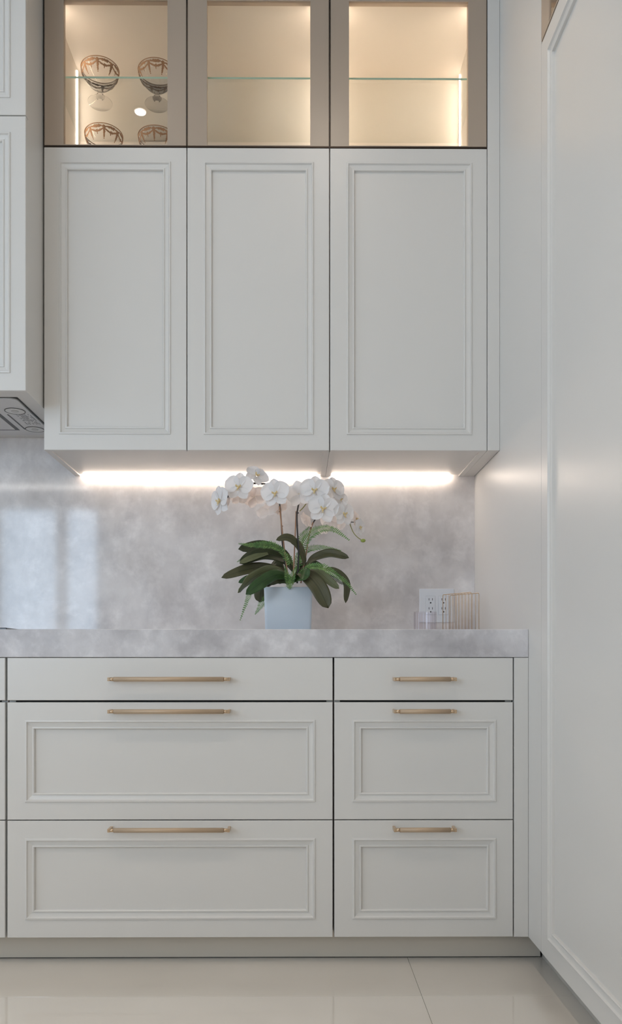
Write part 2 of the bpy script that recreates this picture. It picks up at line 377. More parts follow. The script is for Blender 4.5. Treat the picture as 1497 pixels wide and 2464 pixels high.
# ---------------------------------------------------------------- base cabinets
def handle(d, x0, x1, z, y0):
    bm = bmesh.new(); yb = y0-0.030; r = 0.0063; e = 0.016
    tube(bm, [(x0+e, yb, z), (x1-e, yb, z)], r, 20)
    hb = link('handle', bm, BRASS, d)
    for s, xa in ((1, x0), (-1, x1)):
        bm = bmesh.new()
        tube(bm, [(xa+s*(e+0.001), yb, z), (xa+s*0.006, yb, z)], 0.0048, 16)
        box(bm, min(xa, xa+s*0.007), max(xa, xa+s*0.007), yb-0.0048, y0+0.0005, z-0.0048, z+0.0048, bev=0.001)
        link('handle_post', bm, BRASSP, d)
Z1 = lambda py: Z(640, py, D1)
ROWS = [(1582.8, 1685, None, 1634.5), (1690, 1972, (1732, 1930), 1712.5), (1974.5, 2255.5, (2017, 2212), 1998.5)]
def base_cabinet(label, px0, px1, mx, hx, x0o=None):
    x0 = X(px0, D1) if x0o is None else x0o; x1 = X(px1, D1)
    t = thing('base_cabinet', label, 'cabinet', ((x0+x1)/2, (D1+D3)/2, ZTOE), 'white drawer base cabinets')
    bm = bmesh.new(); ya = D1+0.0205; y1 = D3-0.03; g = 0.0005
    zt = zb-0.001
    box(bm, x0-g, x0+0.016, ya, y1, ZTOE+0.001, zt); box(bm, x1-0.016, x1+g, ya, y1, ZTOE+0.001, zt)
    box(bm, x0+0.016, x1-0.016, ya, y1, ZTOE+0.001, ZTOE+0.017); box(bm, x0+0.016, x1-0.016, y1-0.01, y1, ZTOE+0.017, zt)
    box(bm, x0+0.016, x1-0.016, ya+0.0, ya+0.018, Z1(1974), Z1(1972)); 
    link('carcass', bm, LACQ, t)
    boxobj('finger_channel', DARK, t, x0+0.0165, x1-0.0165, ya+0.001, ya+0.02, Z1(1700), Z1(1676))
    for (a, b, mz, hz) in ROWS:
        md = (X(mx[0], D1), X(mx[1], D1), Z1(mz[1]), Z1(mz[0])) if (mz and mx) else None
        d = front('drawer', 'Y', D1, x0+0.0005, x1-0.0005, Z1(b), Z1(a), t, md)
        if hx: handle(d, P(hx[0], hz, D1-0.03).x, P(hx[1], hz, D1-0.03).x, P(0, hz, D1-0.03).z, D1)
    return t
base_cabinet('wide white three-drawer base cabinet with long brass handles', 17, 801, (60, 759), (259, 553))
base_cabinet('narrow white three-drawer base cabinet with short brass handles', 804.5, 1235, (848, 1194), (948, 1099))
base_cabinet('white base cabinet sliver cut by the left picture edge', 0, 12.5, None, None, x0o=X(12.5, D1)-0.9)
tag(boxobj('filler_panel', LACQ, None, X(1237.5, D1), XW-0.0004, D1, D1+0.02, ZTOE, zb-0.001, bev=0.001), 'narrow vertical white filler strip right of the short-handled drawers', 'panel')
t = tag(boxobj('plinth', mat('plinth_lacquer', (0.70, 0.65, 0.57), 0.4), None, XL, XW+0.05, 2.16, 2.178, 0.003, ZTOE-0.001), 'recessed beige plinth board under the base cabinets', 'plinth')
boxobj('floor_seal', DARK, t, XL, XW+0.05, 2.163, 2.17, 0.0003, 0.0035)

# ---------------------------------------------------------------- wall cabinets
XU0 = X(105.5, D2); XUM = X(793.3, D2); XU1 = X(1172.5, D2)
ZD = lambda py: Z(640, py, D2)
ZGB = ZD(353.5)       # joint between white doors and glass doors
def wall_cab(label, xa, xb, doors, led):
    t = thing('wall_cabinet', label, 'cabinet', ((xa+xb)/2, (D2+D3)/2, ZUP), 'white wall cabinets')
    bm = bmesh.new(); ya = D2+0.0215; y1 = D3-0.001; g = 0.0004; s = 0.018
    box(bm, xa+g, xa+s, ya, y1, ZUP, ZGB-0.001); box(bm, xb-s, xb-g, ya, y1, ZUP, ZGB-0.001)
    box(bm, xa+s, xb-s, y1-0.008, y1, ZUP+0.0065, ZGB-0.001)
    box(bm, xa+s, xb-s, ya+0.001, y1-0.008, ZGB-0.018, ZGB-0.001)
    link('carcass', bm, LACQ, t)
    boxobj('bottom_panel', LACQ, t, xa+s, xb-s, ya+0.002, y1-0.0135, ZUP+0.004, ZUP+0.018)
    boxobj('light_strip', LEDU, t, xa+led[0], xb-led[1], y1-0.0125, y1-0.0025, ZUP+0.0002, ZUP+0.006)
    for (p0, p1, m0, m1) in doors:
        front('door', 'Y', D2, X(p0, D2), X(p1, D2), ZD(1083.5), ZD(356), t, (X(m0, D2), X(m1, D2), ZD(1046), ZD(390)))
    return t
wall_cab('white wall cabinet with two moulded doors under the goblet display', XU0, XUM, [(106, 448.8, 142, 411), (450.8, 792.2, 490, 755)], (0.03, 0.03))
wall_cab('wider single-door white wall cabinet beside the right end panel', XUM, XU1, [(794.8, 1171.8, 834, 1136)], (0.02, 0.05))
tag(boxobj('upper_filler', LACQ, None, XU1+0.001, XW-0.0004, D2, D2+0.02, ZUP+0.0005, ZC-0.01, bev=0.001), 'tall thin white filler strip right of the wall cabinets', 'panel')
tag(boxobj('soffit_return', LACQ, None, XU1+0.001, XW-0.0015, D2+0.021, D3-0.001, ZUP+0.001, ZUP+0.019), 'thin white underside board right of the single-door wall cabinet', 'panel')

# glass display cabinets
ZG1 = 2.93; ZIN = 2.823; ZFL = ZGB+0.018
def glass_cab(label, xa, xb, doors, leds):
    t = thing('display_cabinet', label, 'cabinet', ((xa+xb)/2, (D2+D3)/2, ZGB), 'lit glass display cabinets')
    ya = D2+0.0215; y1 = D3-0.001; s = 0.022
    bm = bmesh.new()
    box(bm, xa+0.0004, xa+s, ya, y1, ZGB, ZG1); box(bm, xb-s, xb-0.0004, ya, y1, ZGB, ZG1)
    box(bm, xa+s, xb-s, y1-0.018, y1, ZGB, ZG1); box(bm, xa+s, xb-s, ya, y1-0.018, ZGB, ZFL); box(bm, xa+s, xb-s, ya, y1-0.018, ZIN, ZG1)
    link('carcass', bm, INNER, t)
    bm = bmesh.new(); box(bm, xa+s+0.001, xb-s-0.001, D2+0.026, y1-0.0185, 2.600, 2.606)
    for f in bm.faces: f.material_index = 1 if abs(f.normal.y) > 0.5 or abs(f.calc_center_median().y-(D2+0.026)) < 1e-4 else 0
    link('glass_shelf', bm, None, t, mats=[SHELF, SHELFE])
    yb = y1-0.018
    for (sx, dy) in leds:
        x0 = xa+s if sx < 0 else xb-s
        bm = bmesh.new(); box(bm, min(x0, x0-sx*0.004), max(x0, x0-sx*0.004), yb-dy-0.006, yb-dy, ZFL+0.002, ZIN-0.012)
        link('light_strip', bm, LEDC, t)
        bm = bmesh.new(); box(bm, min(x0, x0-sx*0.012), max(x0, x0-sx*0.012), yb-dy+0.016, yb-dy+0.03, ZFL+0.056, ZFL+0.078, bev=0.002); link('bracket', bm, PLAST, t)
    for x0 in (xa+s, xb-s-0.006):      # unseen fill strips added behind the door stiles to even the interior
        boxobj('front_fill_strip', FILLF, t, x0, x0+0.006, D2+0.0225, D2+0.0255, ZFL+0.002, ZIN-0.005)
    for (p0, p1, g0, g1) in doors:
        x0, x1, a, b = X(p0, D2), X(p1, D2), X(g0, D2), X(g1, D2)
        z0, z1, zg0, zg1 = ZD(351.6), 2.92, ZD(349), ZD(1.5)
        bm = bmesh.new()
        box(bm, x0+0.0012, a, D2+0.0005, D2+0.020, z0+0.001, z1, bev=0.0); box(bm, b, x1-0.0012, D2+0.0005, D2+0.020, z0+0.001, z1)
        box(bm, a, b, D2+0.0005, D2+0.020, zg1, z1)
        box(bm, a, b, D2+0.0005, D2+0.020, z0+0.001, zg0)
        d = link('door', bm, BRZ, t)
        bm = bmesh.new()
        box(bm, x0, x1, D2, D2+0.0195, ZD(354.6), z0); box(bm, x0, x0+0.0012, D2, D2+0.0195, z0, z1); box(bm, x1-0.0012, x1, D2, D2+0.0195, z0, z1)
        link('edge_trim', bm, BRZD, d)
        boxobj('glass_pane', PANE, d, a-0.0, b+0.0, D2+0.003, D2+0.007, zg0, zg1)
    return t
glass_cab('two-door bronze glass display cabinet with a glass shelf, holding goblets', XU0, XUM, [(106, 448.8, 153, 403), (450.8, 792.2, 498, 747)], [(-1, 0.040), (1, 0.040)])
glass_cab('single-door bronze glass display cabinet, lit and empty, beside the right panel', XUM, XU1, [(794.8, 1171.8, 840, 1127)], [(1, 0.03), (-1, 0.03)])
struct(boxobj('trim_1', LACQ, None, XU0, XU1, D2+0.001, D3, 2.935, ZC-0.001))

# ---------------------------------------------------------------- hood cabinet (left) and range hood
XH = XU0-0.004; ZH = Z(65, 940, DH)
t = thing('hood_cabinet', 'deeper white moulded cabinet above the cooking area, cut by the left edge', 'cabinet', (XH-0.5, DH+0.2, ZH))
boxobj('carcass', LACQ, t, XH-0.018, XH, DH+0.0205, D3, ZH, ZC-0.01)
boxobj('carcass_top', LACQ, t, XH-1.02, XH-0.018, DH+0.0205, D3, 2.0, 2.02)
bm = bmesh.new(); box(bm, XH-1.02, XH-0.018, DH+0.0205, DH+0.055, ZH, ZH+0.018); box(bm, XH-0.048, XH-0.018, DH+0.055, D3-0.05, ZH+0.004, ZH+0.022); box(bm, XH-1.02, XH-0.018, D3-0.05, D3, ZH+0.004, ZH+0.022); box(bm, XH-1.02, XH-0.99, DH+0.055, D3-0.05, ZH+0.004, ZH+0.022)
link('bottom_frame', bm, LACQ, t)
ZHp = lambda py: Z(30, py, DH)
x1 = XH; x0 = XH-1.02
xm = X(25, DH); 
front('door', 'Y', DH, x0, x1, ZH, ZHp(279), t, (x0+0.05, xm, ZHp(898), ZHp(318)))
front('door', 'Y', DH, x0, x1, ZHp(276.5), ZC-0.02, t, (x0+0.05, xm, ZHp(236), ZC-0.08))
# range hood insert: flat plate with rounded corner under the cabinet
t = thing('range_hood', 'grey metal range hood insert set under the deep left cabinet', 'range hood', (XH-0.5, DH+0.28, ZH))
hx0, hx1, hy0, hy1 = XH-0.985, XH-0.052, DH+0.066, D3-0.055; zz = ZH+0.002
bm = bmesh.new(); rr = 0.02; pts = []
for cx, cy, a0 in ((hx1-rr, hy0+rr, -90), (hx1-rr, hy1-rr, 0), (hx0+rr, hy1-rr, 90), (hx0+rr, hy0+rr, 180)):
    for k in range(7):
        a = math.radians(a0+k*15); pts.append((cx+rr*math.cos(a), cy+rr*math.sin(a)))
lo = [bm.verts.new((x, y, zz-0.004)) for x, y in pts]; hi = [bm.verts.new((x, y, zz+0.012)) for x, y in pts]
bm.faces.new(lo[::-1]); bm.faces.new(hi)
for k in range(len(lo)): bm.faces.new((lo[k], lo[(k+1) % len(lo)], hi[(k+1) % len(lo)], hi[k]))
bmesh.ops.recalc_face_normals(bm, faces=bm.faces); link('plate', bm, STEEL, t)
bm = bmesh.new(); lo2 = [((x-(hx0+hx1)/2)*1.006+(hx0+hx1)/2, (y-(hy0+hy1)/2)*1.012+(hy0+hy1)/2) for x, y in pts]
a = [bm.verts.new((x, y, zz-0.0005)) for x, y in lo2]; bq = [bm.verts.new((x, y, zz+0.003)) for x, y in lo2]
bm.faces.new(a[::-1]); bm.faces.new(bq)
for k in range(len(a)): bm.faces.new((a[k], a[(k+1) % len(a)], bq[(k+1) % len(a)], bq[k]))
bmesh.ops.recalc_face_normals(bm, faces=bm.faces); link('rim', bm, STEELD, t)
def under(px, py, z):
    """point on the horizontal plane z seen at a photo pixel"""
    Yv = (z-CZ)*F/(PY-py); 
    for _ in range(4):
        p = P(px, py, Yv); Yv *= (z-CZ)/(p.z-CZ)
    return P(px, py, Yv)
zf = zz-0.004
for (px, py) in ((36, 989), (84, 1033)):
    c = under(px, py, zf)
    bm = bmesh.new(); lathe(bm, [(0.031, -0.001), (0.031, 0.0), (0.029, 0.0), (0.029, -0.001)], (c.x, c.y, zf-0.0002), 32, False); r_ = link('lamp_ring', bm, STEELD, t)
    bm = bmesh.new(); lathe(bm, [(0.0285, -0.0008), (0.0285, 0.0)], (c.x, c.y, zf-0.0002), 32); o = link('lamp_lens', bm, mat('frosted_lens', (0.72, 0.71, 0.69), 0.3), r_)
    bm = bmesh.new(); lathe(bm, [(0.011, -0.0012), (0.011, 0.0)], (c.x, c.y, zf-0.0009), 20); link('lamp_centre', bm, mat('lens_centre', (0.55, 0.54, 0.52), 0.3), r_)
a = under(56, 1002, zf); b2 = under(88, 1022, zf)
# small print sticker
bm = bmesh.new(); c0 = under(66, 1010, zf)
for r in range(9):
    for k in range(12):
        if random.random() < 0.22: continue
        x = c0.x-0.018+r*0.0052; y = c0.y-0.055+k*0.0088
        box(bm, x, x+0.0026, y, y+0.0070*random.uniform(0.5, 1), zf-0.0004, zf)
o = link('small_print', bm, PRINT, t); o['kind'] = 'stuff'; o['label'] = 'tiny grey unreadable print'
g0 = under(0, 997, zf); g1 = under(48, 1035, zf)
boxobj('filter_gap', STEELD, t, XH-0.9, g1.x, g0.y-0.06, g1.y, zf-0.0005, zf)
boxobj('filter_panel', STEEL, t, XH-0.9, g1.x-0.012, g0.y-0.05, g1.y-0.010, zf-0.0015, zf-0.0002, bev=0.0004)
boxobj('slot', STEELD, t, g1.x+0.018, g1.x+0.023, g0.y, g1.y-0.01, zf-0.0006, zf)

# light blocker added out of frame; it keeps window light off the low drawers
t = thing('light_blocker', 'unseen block added behind the photographer to keep window light off low drawers', 'light blocker', (-1.2, -0.9, 0))
boxobj('body', mat('blocker_body', (0.55, 0.49, 0.42), 0.5), t, -2.6, 0.15, -1.40, -0.45, 0.0005, 0.86)
boxobj('top', mat('blocker_top', (0.50, 0.49, 0.48), 0.25), t, -2.64, 0.19, -1.44, -0.41, 0.861, 0.90, bev=0.003)

# ---------------------------------------------------------------- right side: end panel, tall cabinet
tag(boxobj('end_panel', LACQT, None, XW, XW+0.02, DT+0.001, D3+0.019, ZTOE, ZC-0.005), 'tall smooth white end panel closing the right of the worktop', 'panel')
t = thing('tall_cabinet', 'tall white cabinet with a moulded door along the right picture edge', 'cabinet', (0.95, 1.2, ZTOE))
ZT = Z(1304, 105, DT)
bm = bmesh.new(); box(bm, XW+0.0215, 1.28, -0.6, DT-0.001, ZTOE+0.001, ZT-0.002); link('carcass', bm, LACQT, t)
front('door', 'X', XW, 1.30, DT, ZTOE-0.002, ZT-0.002, t, (1.36, 1.937, 0.126, ZT-0.055), m=LACQT)
front('door', 'X', XW, 0.60, 1.297, ZTOE-0.002, ZT-0.002, t, (0.66, 1.237, 0.126, ZT-0.055), m=LACQT)
front('door', 'X', XW, -0.10, 0.597, ZTOE-0.002, ZT-0.002, t, (-0.04, 0.537, 0.126, ZT-0.055), m=LACQT)
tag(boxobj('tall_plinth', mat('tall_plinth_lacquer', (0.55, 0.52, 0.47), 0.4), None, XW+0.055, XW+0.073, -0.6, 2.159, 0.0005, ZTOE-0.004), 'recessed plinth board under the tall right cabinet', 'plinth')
t = thing('tall_display_cabinet', 'bronze framed glass cabinet on top of the tall right cabinet', 'cabinet', (0.95, 1.2, ZT))
bm = bmesh.new(); y0, y1 = 1.30, DT-0.001
box(bm, XW+0.0215, 1.28, y0, y0+0.018, ZT, 2.95); box(bm, XW+0.0215, 1.28, y1-0.018, y1, ZT, 2.95); box(bm, 1.26, 1.28, y0+0.018, y1-0.018, ZT, 2.95)
box(bm, XW+0.0215, 1.26, y0+0.018, y1-0.018, ZT, ZT+0.018); box(bm, XW+0.0215, 1.26, y0+0.018, y1-0.018, 2.93, 2.95)
link('carcass', bm, mat('tan_interior', (0.62, 0.44, 0.27), 0.5), t)
bm = bmesh.new(); a, b2 = 1.355, X(1325, 1.9) and DT-0.060
box(bm, XW, XW+0.02, y0, a, ZT+0.004, 2.94); box(bm, XW, XW+0.02, b2, y1, ZT+0.004, 2.94)
box(bm, XW, XW+0.02, a, b2, ZT+0.004, ZT+0.008); box(bm, XW, XW+0.02, a, b2, 2.88, 2.94)
d = link('door', bm, BRZ, t)
boxobj('glass_pane', PANE, d, XW+0.003, XW+0.007, a, b2, ZT+0.008, 2.88)
boxobj('light_strip', LEDC, t, 1.2, 1.206, y1-0.03, y1-0.024, ZT+0.05, 2.9)

# ---------------------------------------------------------------- wall outlet
t = thing('wall_outlet', 'white double socket plate on the marble behind the brass rack', 'outlet', P(1050, 1457, D3), None)
pl = boxobj('face_plate', PLAST, t, X(1009, D3), X(1092, D3), D3-0.006, D3-0.0002, Z(1050, 1498, D3), Z(1050, 1417, D3), bev=0.0015)
for (a, b2) in ((1024.5, 1046.5), (1055.5, 1077.5)):
    xa, xb = X(a, D3), X(b2, D3); z0, z1 = Z(1050, 1479.5, D3), Z(1050, 1435, D3)
    boxobj('socket_groove', mat('groove_grey', (0.5, 0.52, 0.56), 0.5), t, xa-0.0008, xb+0.0008, D3-0.0063, D3-0.0055, z0-0.0008, z1+0.0008)
    s = boxobj('socket', PLAST, t, xa, xb, D3-0.0085, D3-0.006, z0, z1, bev=0.0008)
    bm = bmesh.new(); xc = (xa+xb)/2
    for zc in (z1-0.011, z0+0.025-0.003):
        for dx in (-0.006, 0.006):
            box(bm, xc+dx-0.0009, xc+dx+0.0009, D3-0.0088, D3-0.0080, zc-0.004, zc+0.004)
        g = bmesh.new(); lathe(g, [(0.0026, 0), (0.0026, 0.0008)], seg=14)
        bmesh.ops.rotate(g, verts=g.verts, matrix=Matrix.Rotation(PI/2, 3, 'X')); bmesh.ops.translate(g, verts=g.verts, vec=(xc, D3-0.0080, zc-0.012)); join(bm, g)
    link('slots', bm, SLOT, s)

# ---------------------------------------------------------------- ribbed tumbler and brass rack
c = P(1023, 1514, 2.50); c.z = ZCT; R = 0.0355; H = Z(1023, 1472, 2.5)-ZCT
bm = bmesh.new(); seg = 96; prof = []
for (r, z, rib) in ((0.0, 0.0, 0), (R-0.003, 0.0, 0), (R, 0.004, 1), (R, H-0.006, 1), (R, H, 0.3), (R-0.003, H, 0), (R-0.003, 0.006, 0), (0.0, 0.006, 0)):
    prof.append([bm.verts.new((c.x+(r+rib*0.0011*math.cos(24*k*2*PI/seg))*math.cos(k*2*PI/seg), c.y+(r+rib*0.0011*math.cos(24*k*2*PI/seg))*math.sin(k*2*PI/seg), ZCT+z)) for k in range(seg)])
for i in range(len(prof)-1):
    for k in range(seg): bm.faces.new((prof[i][k], prof[i][(k+1) % seg], prof[i+1][(k+1) % seg], prof[i+1][k]))
bmesh.ops.remove_doubles(bm, verts=bm.verts, dist=1e-6)
tag(link('glass_tumbler', bm, RIB, smooth=False), 'short clear ribbed glass tumbler in front of the socket plate', 'tumbler')

t = thing('wire_rack', 'brass wire rack of upright hoops at the right end of the worktop', 'rack', (0.54, 2.58, ZCT))
zt = Z(1100, 1428, 2.585)
def wires(nm, A, B, n, lean):
    A = Vector(A); B = Vector(B); d = (B-A).normalized()
    bm = bmesh.new(); h = zt-0.0015; zb_ = ZCT+0.0016; r = 0.0008
    tube(bm, [(A.x, A.y, zb_), (A.x, A.y, h-0.004), (A.x+d.x*0.0012, A.y+d.y*0.0012, h-0.001), (A.x+d.x*0.004, A.y+d.y*0.004, h), (B.x-d.x*0.004, B.y-d.y*0.004, h), (B.x-d.x*0.0012, B.y-d.y*0.0012, h-0.001), (B.x, B.y, h-0.004), (B.x, B.y, zb_), (A.x, A.y, zb_)], 0.0012, 8)
    fr = link('hoop_frame', bm, GOLDW, t)
    for i in range(1, n):
        p = A.lerp(B, i/n); bm = bmesh.new(); tube(bm, [(p.x, p.y, zb_), (p.x, p.y, h)], r, 6); link('wire', bm, GOLDW, fr)
wires('a', (0.488, 2.62, 0), (0.5617, 2.525, 0), 9, 0)
wires('b', (0.517, 2.645, 0), (0.592, 2.55, 0), 9, 0)
for (p, q) in (((0.488, 2.62), (0.517, 2.645)), ((0.5617, 2.525), (0.592, 2.55))):
    bm = bmesh.new(); tube(bm, [(p[0], p[1], ZCT+0.0016), (q[0], q[1], ZCT+0.0016)], 0.0016, 8)
    link('base_wire', bm, GOLDW, t)

# ---------------------------------------------------------------- goblets
def bowlr(z):   # outer radius of the bowl at height z above the foot
    u = (z-0.043)/0.065
    return 0.011+0.049*math.sin(min(1, max(0, u))*PI/2)**0.72
def goblet_meshes():
    bm = bmesh.new(); prof = [(0.0005, 0.0), (0.038, 0.0), (0.039, 0.0015), (0.036, 0.003), (0.012, 0.006), (0.007, 0.010), (0.008, 0.014), (0.0135, 0.018), (0.0145, 0.022), (0.011, 0.026), (0.007, 0.028), (0.010, 0.032), (0.011, 0.036), (0.008, 0.039), (0.0085, 0.042)]
    zs = [0.043+0.065*k/12 for k in range(13)]
    prof += [(bowlr(z), z) for z in zs]+[(bowlr(z)-0.0015, z) for z in reversed(zs[1:])]+[(0.0005, 0.0465)]
    lathe(bm, prof, seg=48)
    me = bpy.data.meshes.new('goblet_glass'); bmesh.ops.recalc_face_normals(bm, faces=bm.faces); bm.to_mesh(me); bm.free(); me.materials.append(GOB)
    # gilt rim and garlands
    bm = bmesh.new(); ht = 0.108
    tube(bm, [((bowlr(ht)+0.0002)*math.cos(a*2*PI/64), (bowlr(ht)+0.0002)*math.sin(a*2*PI/64), ht-0.0006) for a in range(65)], 0.0011, 6, False)
    m2 = bpy.data.meshes.new('gilt_rim'); bm.to_mesh(m2); bm.free(); m2.materials.append(GILT)
    bm = bmesh.new()
    def dab(a, z, s, st=1.0):
        r = bowlr(z)+0.0006; c = Vector((r*math.cos(a), r*math.sin(a), z)); n = Vector((math.cos(a), math.sin(a), -0.2)).normalized(); tt = Vector((-math.sin(a), math.cos(a), 0)); uu = n.cross(tt)
        ring = []
        rot = random.uniform(0, PI)
        for k in range(6):
            q = k*PI/3+rot; w = s*1.4*random.uniform(0.7, 1.25)
            ring.append(bm.verts.new(c+tt*math.cos(q)*w+uu*math.sin(q)*w*st))
        top = bm.verts.new(c+n*0.0009)
        for k in range(6): bm.faces.new((ring[k], ring[(k+1) % 6], top))
    ns = 8
    for s in range(ns):
        a0 = s*2*PI/ns; a1 = 2*PI/ns
        for k in range(14):     # band with blossoms
            dab(a0+a1*(k+random.random()*0.5)/14, 0.0985+random.uniform(-0.0018, 0.0018), 0.0019)
        for q in (0.35, 0.5, 0.65): dab(a0+a1*q, 0.0985, 0.0036)
        for k in range(16):     # swag
            u = k/15; dab(a0+a1*u, 0.094-0.0085*math.sin(u*PI), 0.0017+0.0007*math.sin(u*PI))
        for k in range(9):     # pendant
            dab(a0, 0.096-0.0033*k, 0.0036*(1-k/11)+0.0005, 1.0)
        for k in range(4): dab(a0+a1*0.5, 0.088-0.003*k, 0.0022*(1-k/6))
    m3 = bpy.data.meshes.new('gilt_garland'); bm.to_mesh(m3); bm.free(); m3.materials.append(GILT)
    return me, m2, m3
gm = goblet_meshes()
G0 = 2.606+0.0003; G1 = ZFL+0.0003
for (px, Yg, z, lab, rz) in ((241, 2.538, G0, 'gilt garlanded glass goblet on the glass shelf nearest the cabinet side', 0.1),
                         (378, 2.545, G0, 'gilt garlanded glass goblet on the glass shelf, half hidden by the bronze frame', 0.5),
                         (250, 2.535, G1, 'gilt rimmed glass goblet on the cabinet floor nearest the light strip', 0.25),
                         (378, 2.545, G1, 'gilt rimmed glass goblet on the cabinet floor, half hidden by the bronze frame', 0.0)):
    g = thing('goblet', lab, 'goblet', (X(px, Yg), Yg, z), 'gilt goblets', rz)
    for nm, me in zip(('bowl_and_stem', 'gilt_rim', 'gilt_garland'), gm):
        o = bpy.data.objects.new(nm, me); SC.collection.objects.link(o); o.parent = g

# ---------------------------------------------------------------- orchid
def Q(zx, zy, Y): return P(480+zx/3.402, 1080+zy/3.402, Y)      # point read off the plant close-up
PC = Vector((X(693.5, 2.425), 2.50, ZCT))
plant = thing('potted_orchid', 'white orchid with ferns in a square pale blue-white pot on the worktop', 'plant', PC)
# pot: square with rounded edges, hollow
bm = bmesh.new(); hw = (X(752, 2.425)-X(635, 2.425))/2; zt = Z(693, 1412, 2.425)
def sq(h, z, r):
    out = []
    for sx, sy, a0 in ((1, -1, -90), (1, 1, 0), (-1, 1, 90), (-1, -1, 180)):
        for k in range(5):
            a = math.radians(a0+k*22.5); out.append(bm.verts.new((PC.x+sx*(h-r)+r*math.cos(a), PC.y+sy*(h-r)+r*math.sin(a), z)))
    return out
rs = [sq(hw-0.006, ZCT+0.0002, 0.006), sq(hw-0.004, ZCT+0.003, 0.008), sq(hw-0.002, ZCT+0.07, 0.008), sq(hw, zt-0.002, 0.008), sq(hw-0.002, zt, 0.006), sq(hw-0.006, zt, 0.005), sq(hw-0.008, zt-0.003, 0.005), sq(hw-0.010, zt-0.03, 0.005)]
for i in range(len(rs)-1):
    for k in range(20):
        f = bm.faces.new((rs[i][k], rs[i][(k+1) % 20], rs[i+1][(k+1) % 20], rs[i+1][k])); f.smooth = True
bm.faces.new(rs[0][::-1])
o = link('pot', bm, POT, plant)
bm = bmesh.new(); N = 14; gr = [[bm.verts.new((PC.x-hw+0.0095+(2*hw-0.019)*i/N, PC.y-hw+0.0095+(2*hw-0.019)*j/N, zt-0.012+0.012*math.sin(PI*i/N)*math.sin(PI*j/N)+random.uniform(-0.003, 0.003))) for j in range(N+1)] for i in range(N+1)]
for i in range(N):
    for j in range(N): bm.faces.new((gr[i][j], gr[i+1][j], gr[i+1][j+1], gr[i][j+1]))
link('moss', bm, SOIL, plant, smooth=True)

def leaf(pts, wmax, side, m, fold=0.18, taper=0.62, n=22):
    """strap leaf along pts; side = direction across the blade (approx.)"""
    c = spline(pts, n); bm = bmesh.new(); uvl = bm.loops.layers.uv.new('UVMap'); rows = []; K = 8; side = Vector(side)
    for i, p in enumerate(c):
        t = (c[min(i+1, n-1)]-c[max(i-1, 0)]).normalized()
        s = (side-side.dot(t)*t).normalized(); nn = t.cross(s).normalized()
        if nn.z < 0: nn = -nn
        u = i/(n-1); w = wmax*0.5*min(1, 0.42+1.25*u)*(1-max(0, (u-taper)/(1-taper))**2.2)**0.5 if u < 1 else 0.0004
        w = max(w, 0.0004)
        rows.append([bm.verts.new(p+s*w*(2*k/K-1)+nn*(fold*w*abs(2*k/K-1)**1.4+0.0006*math.sin(u*19+k))) for k in range(K+1)])
    for i in range(n-1):
        for k in range(K):
            f = bm.faces.new((rows[i][k], rows[i][k+1], rows[i+1][k+1], rows[i+1][k])); f.smooth = True
            for lp, (a, b_) in zip(f.loops, ((k, i), (k+1, i), (k+1, i+1), (k, i+1))): lp[uvl].uv = (a/K, b_/n)
    o = link('leaf', bm, m, plant)
    sm = o.modifiers.new('thickness', 'SOLIDIFY'); sm.thickness = 0.0012; sm.offset = 0
    return o
U = (0, 0.35, 1)
leaf([Q(765, 990, 2.52), Q(690, 870, 2.52), Q(520, 805, 2.50), Q(318, 822, 2.47)], 0.046, (0, 0.5, 1), LEAF_D)
leaf([Q(770, 1000, 2.49), Q(680, 905, 2.47), Q(540, 860, 2.44), Q(430, 885, 2.42), Q(330, 940, 2.40)], 0.042, (0.1, 0.5, 1), LEAF_D)
leaf([Q(560, 858, 2.432), Q(450, 885, 2.412), Q(330, 935, 2.392)], 0.020, (0.1, 0.5, 1), LEAF_S)
leaf([Q(700, 1000, 2.47), Q(560, 975, 2.45), Q(400, 985, 2.42), Q(180, 1056, 2.40)], 0.036, (0, 0.45, 1), LEAF_O)
leaf([Q(720, 1040, 2.45), Q(590, 990, 2.41), Q(430, 1060, 2.37), Q(315, 1180, 2.35)], 0.034, (0.6, 0.2, 0.8), LEAF_S)
leaf([Q(740, 1060, 2.44), Q(640, 1030, 2.39), Q(520, 1085, 2.35), Q(380, 1192, 2.33)], 0.038, (0.3, 0.2, 0.9), LEAF_G)
leaf([Q(640, 1040, 2.52), Q(440, 1050, 2.52), Q(320, 1095, 2.52)], 0.022, (0, 0.4, 1), LEAF_G)
leaf([Q(830, 990, 2.48), Q(862, 920, 2.46), Q(815, 790, 2.44), Q(720, 725, 2.42), Q(628, 748, 2.41)], 0.025, (0.55, 0.3, 0.7), LEAF_O)
leaf([Q(870, 980, 2.50), Q(930, 900, 2.49), Q(1070, 855, 2.47), Q(1224, 893, 2.45)], 0.031, (0, 0.45, 1), LEAF_O)
leaf([Q(770, 1090, 2.45), Q(850, 1020, 2.41), Q(970, 1130, 2.37), Q(1055, 1305, 2.36)], 0.052, (1, 0.1, 0.35), LEAF_O, taper=0.7)
leaf([Q(780, 1080, 2.44), Q(850, 1035, 2.385), Q(900, 1040, 2.37)], 0.045, (0.4, 0.3, 0.9), LEAF_G)
leaf([Q(850, 1010, 2.45), Q(960, 1000, 2.42), Q(1050, 1070, 2.39), Q(1142, 1145, 2.38)], 0.026, (0.5, 0.2, 0.9), LEAF_S)
leaf([Q(880, 1020, 2.51), Q(1080, 990, 2.50), Q(1200, 1090, 2.49), Q(1196, 1262, 2.48)], 0.024, (0.9, 0.3, 0.4), LEAF_O)
leaf([Q(640, 1080, 2.53), Q(520, 1130, 2.54), Q(492, 1255, 2.55)], 0.040, (1, 0.2, 0.0), LEAF_O, taper=0.75)
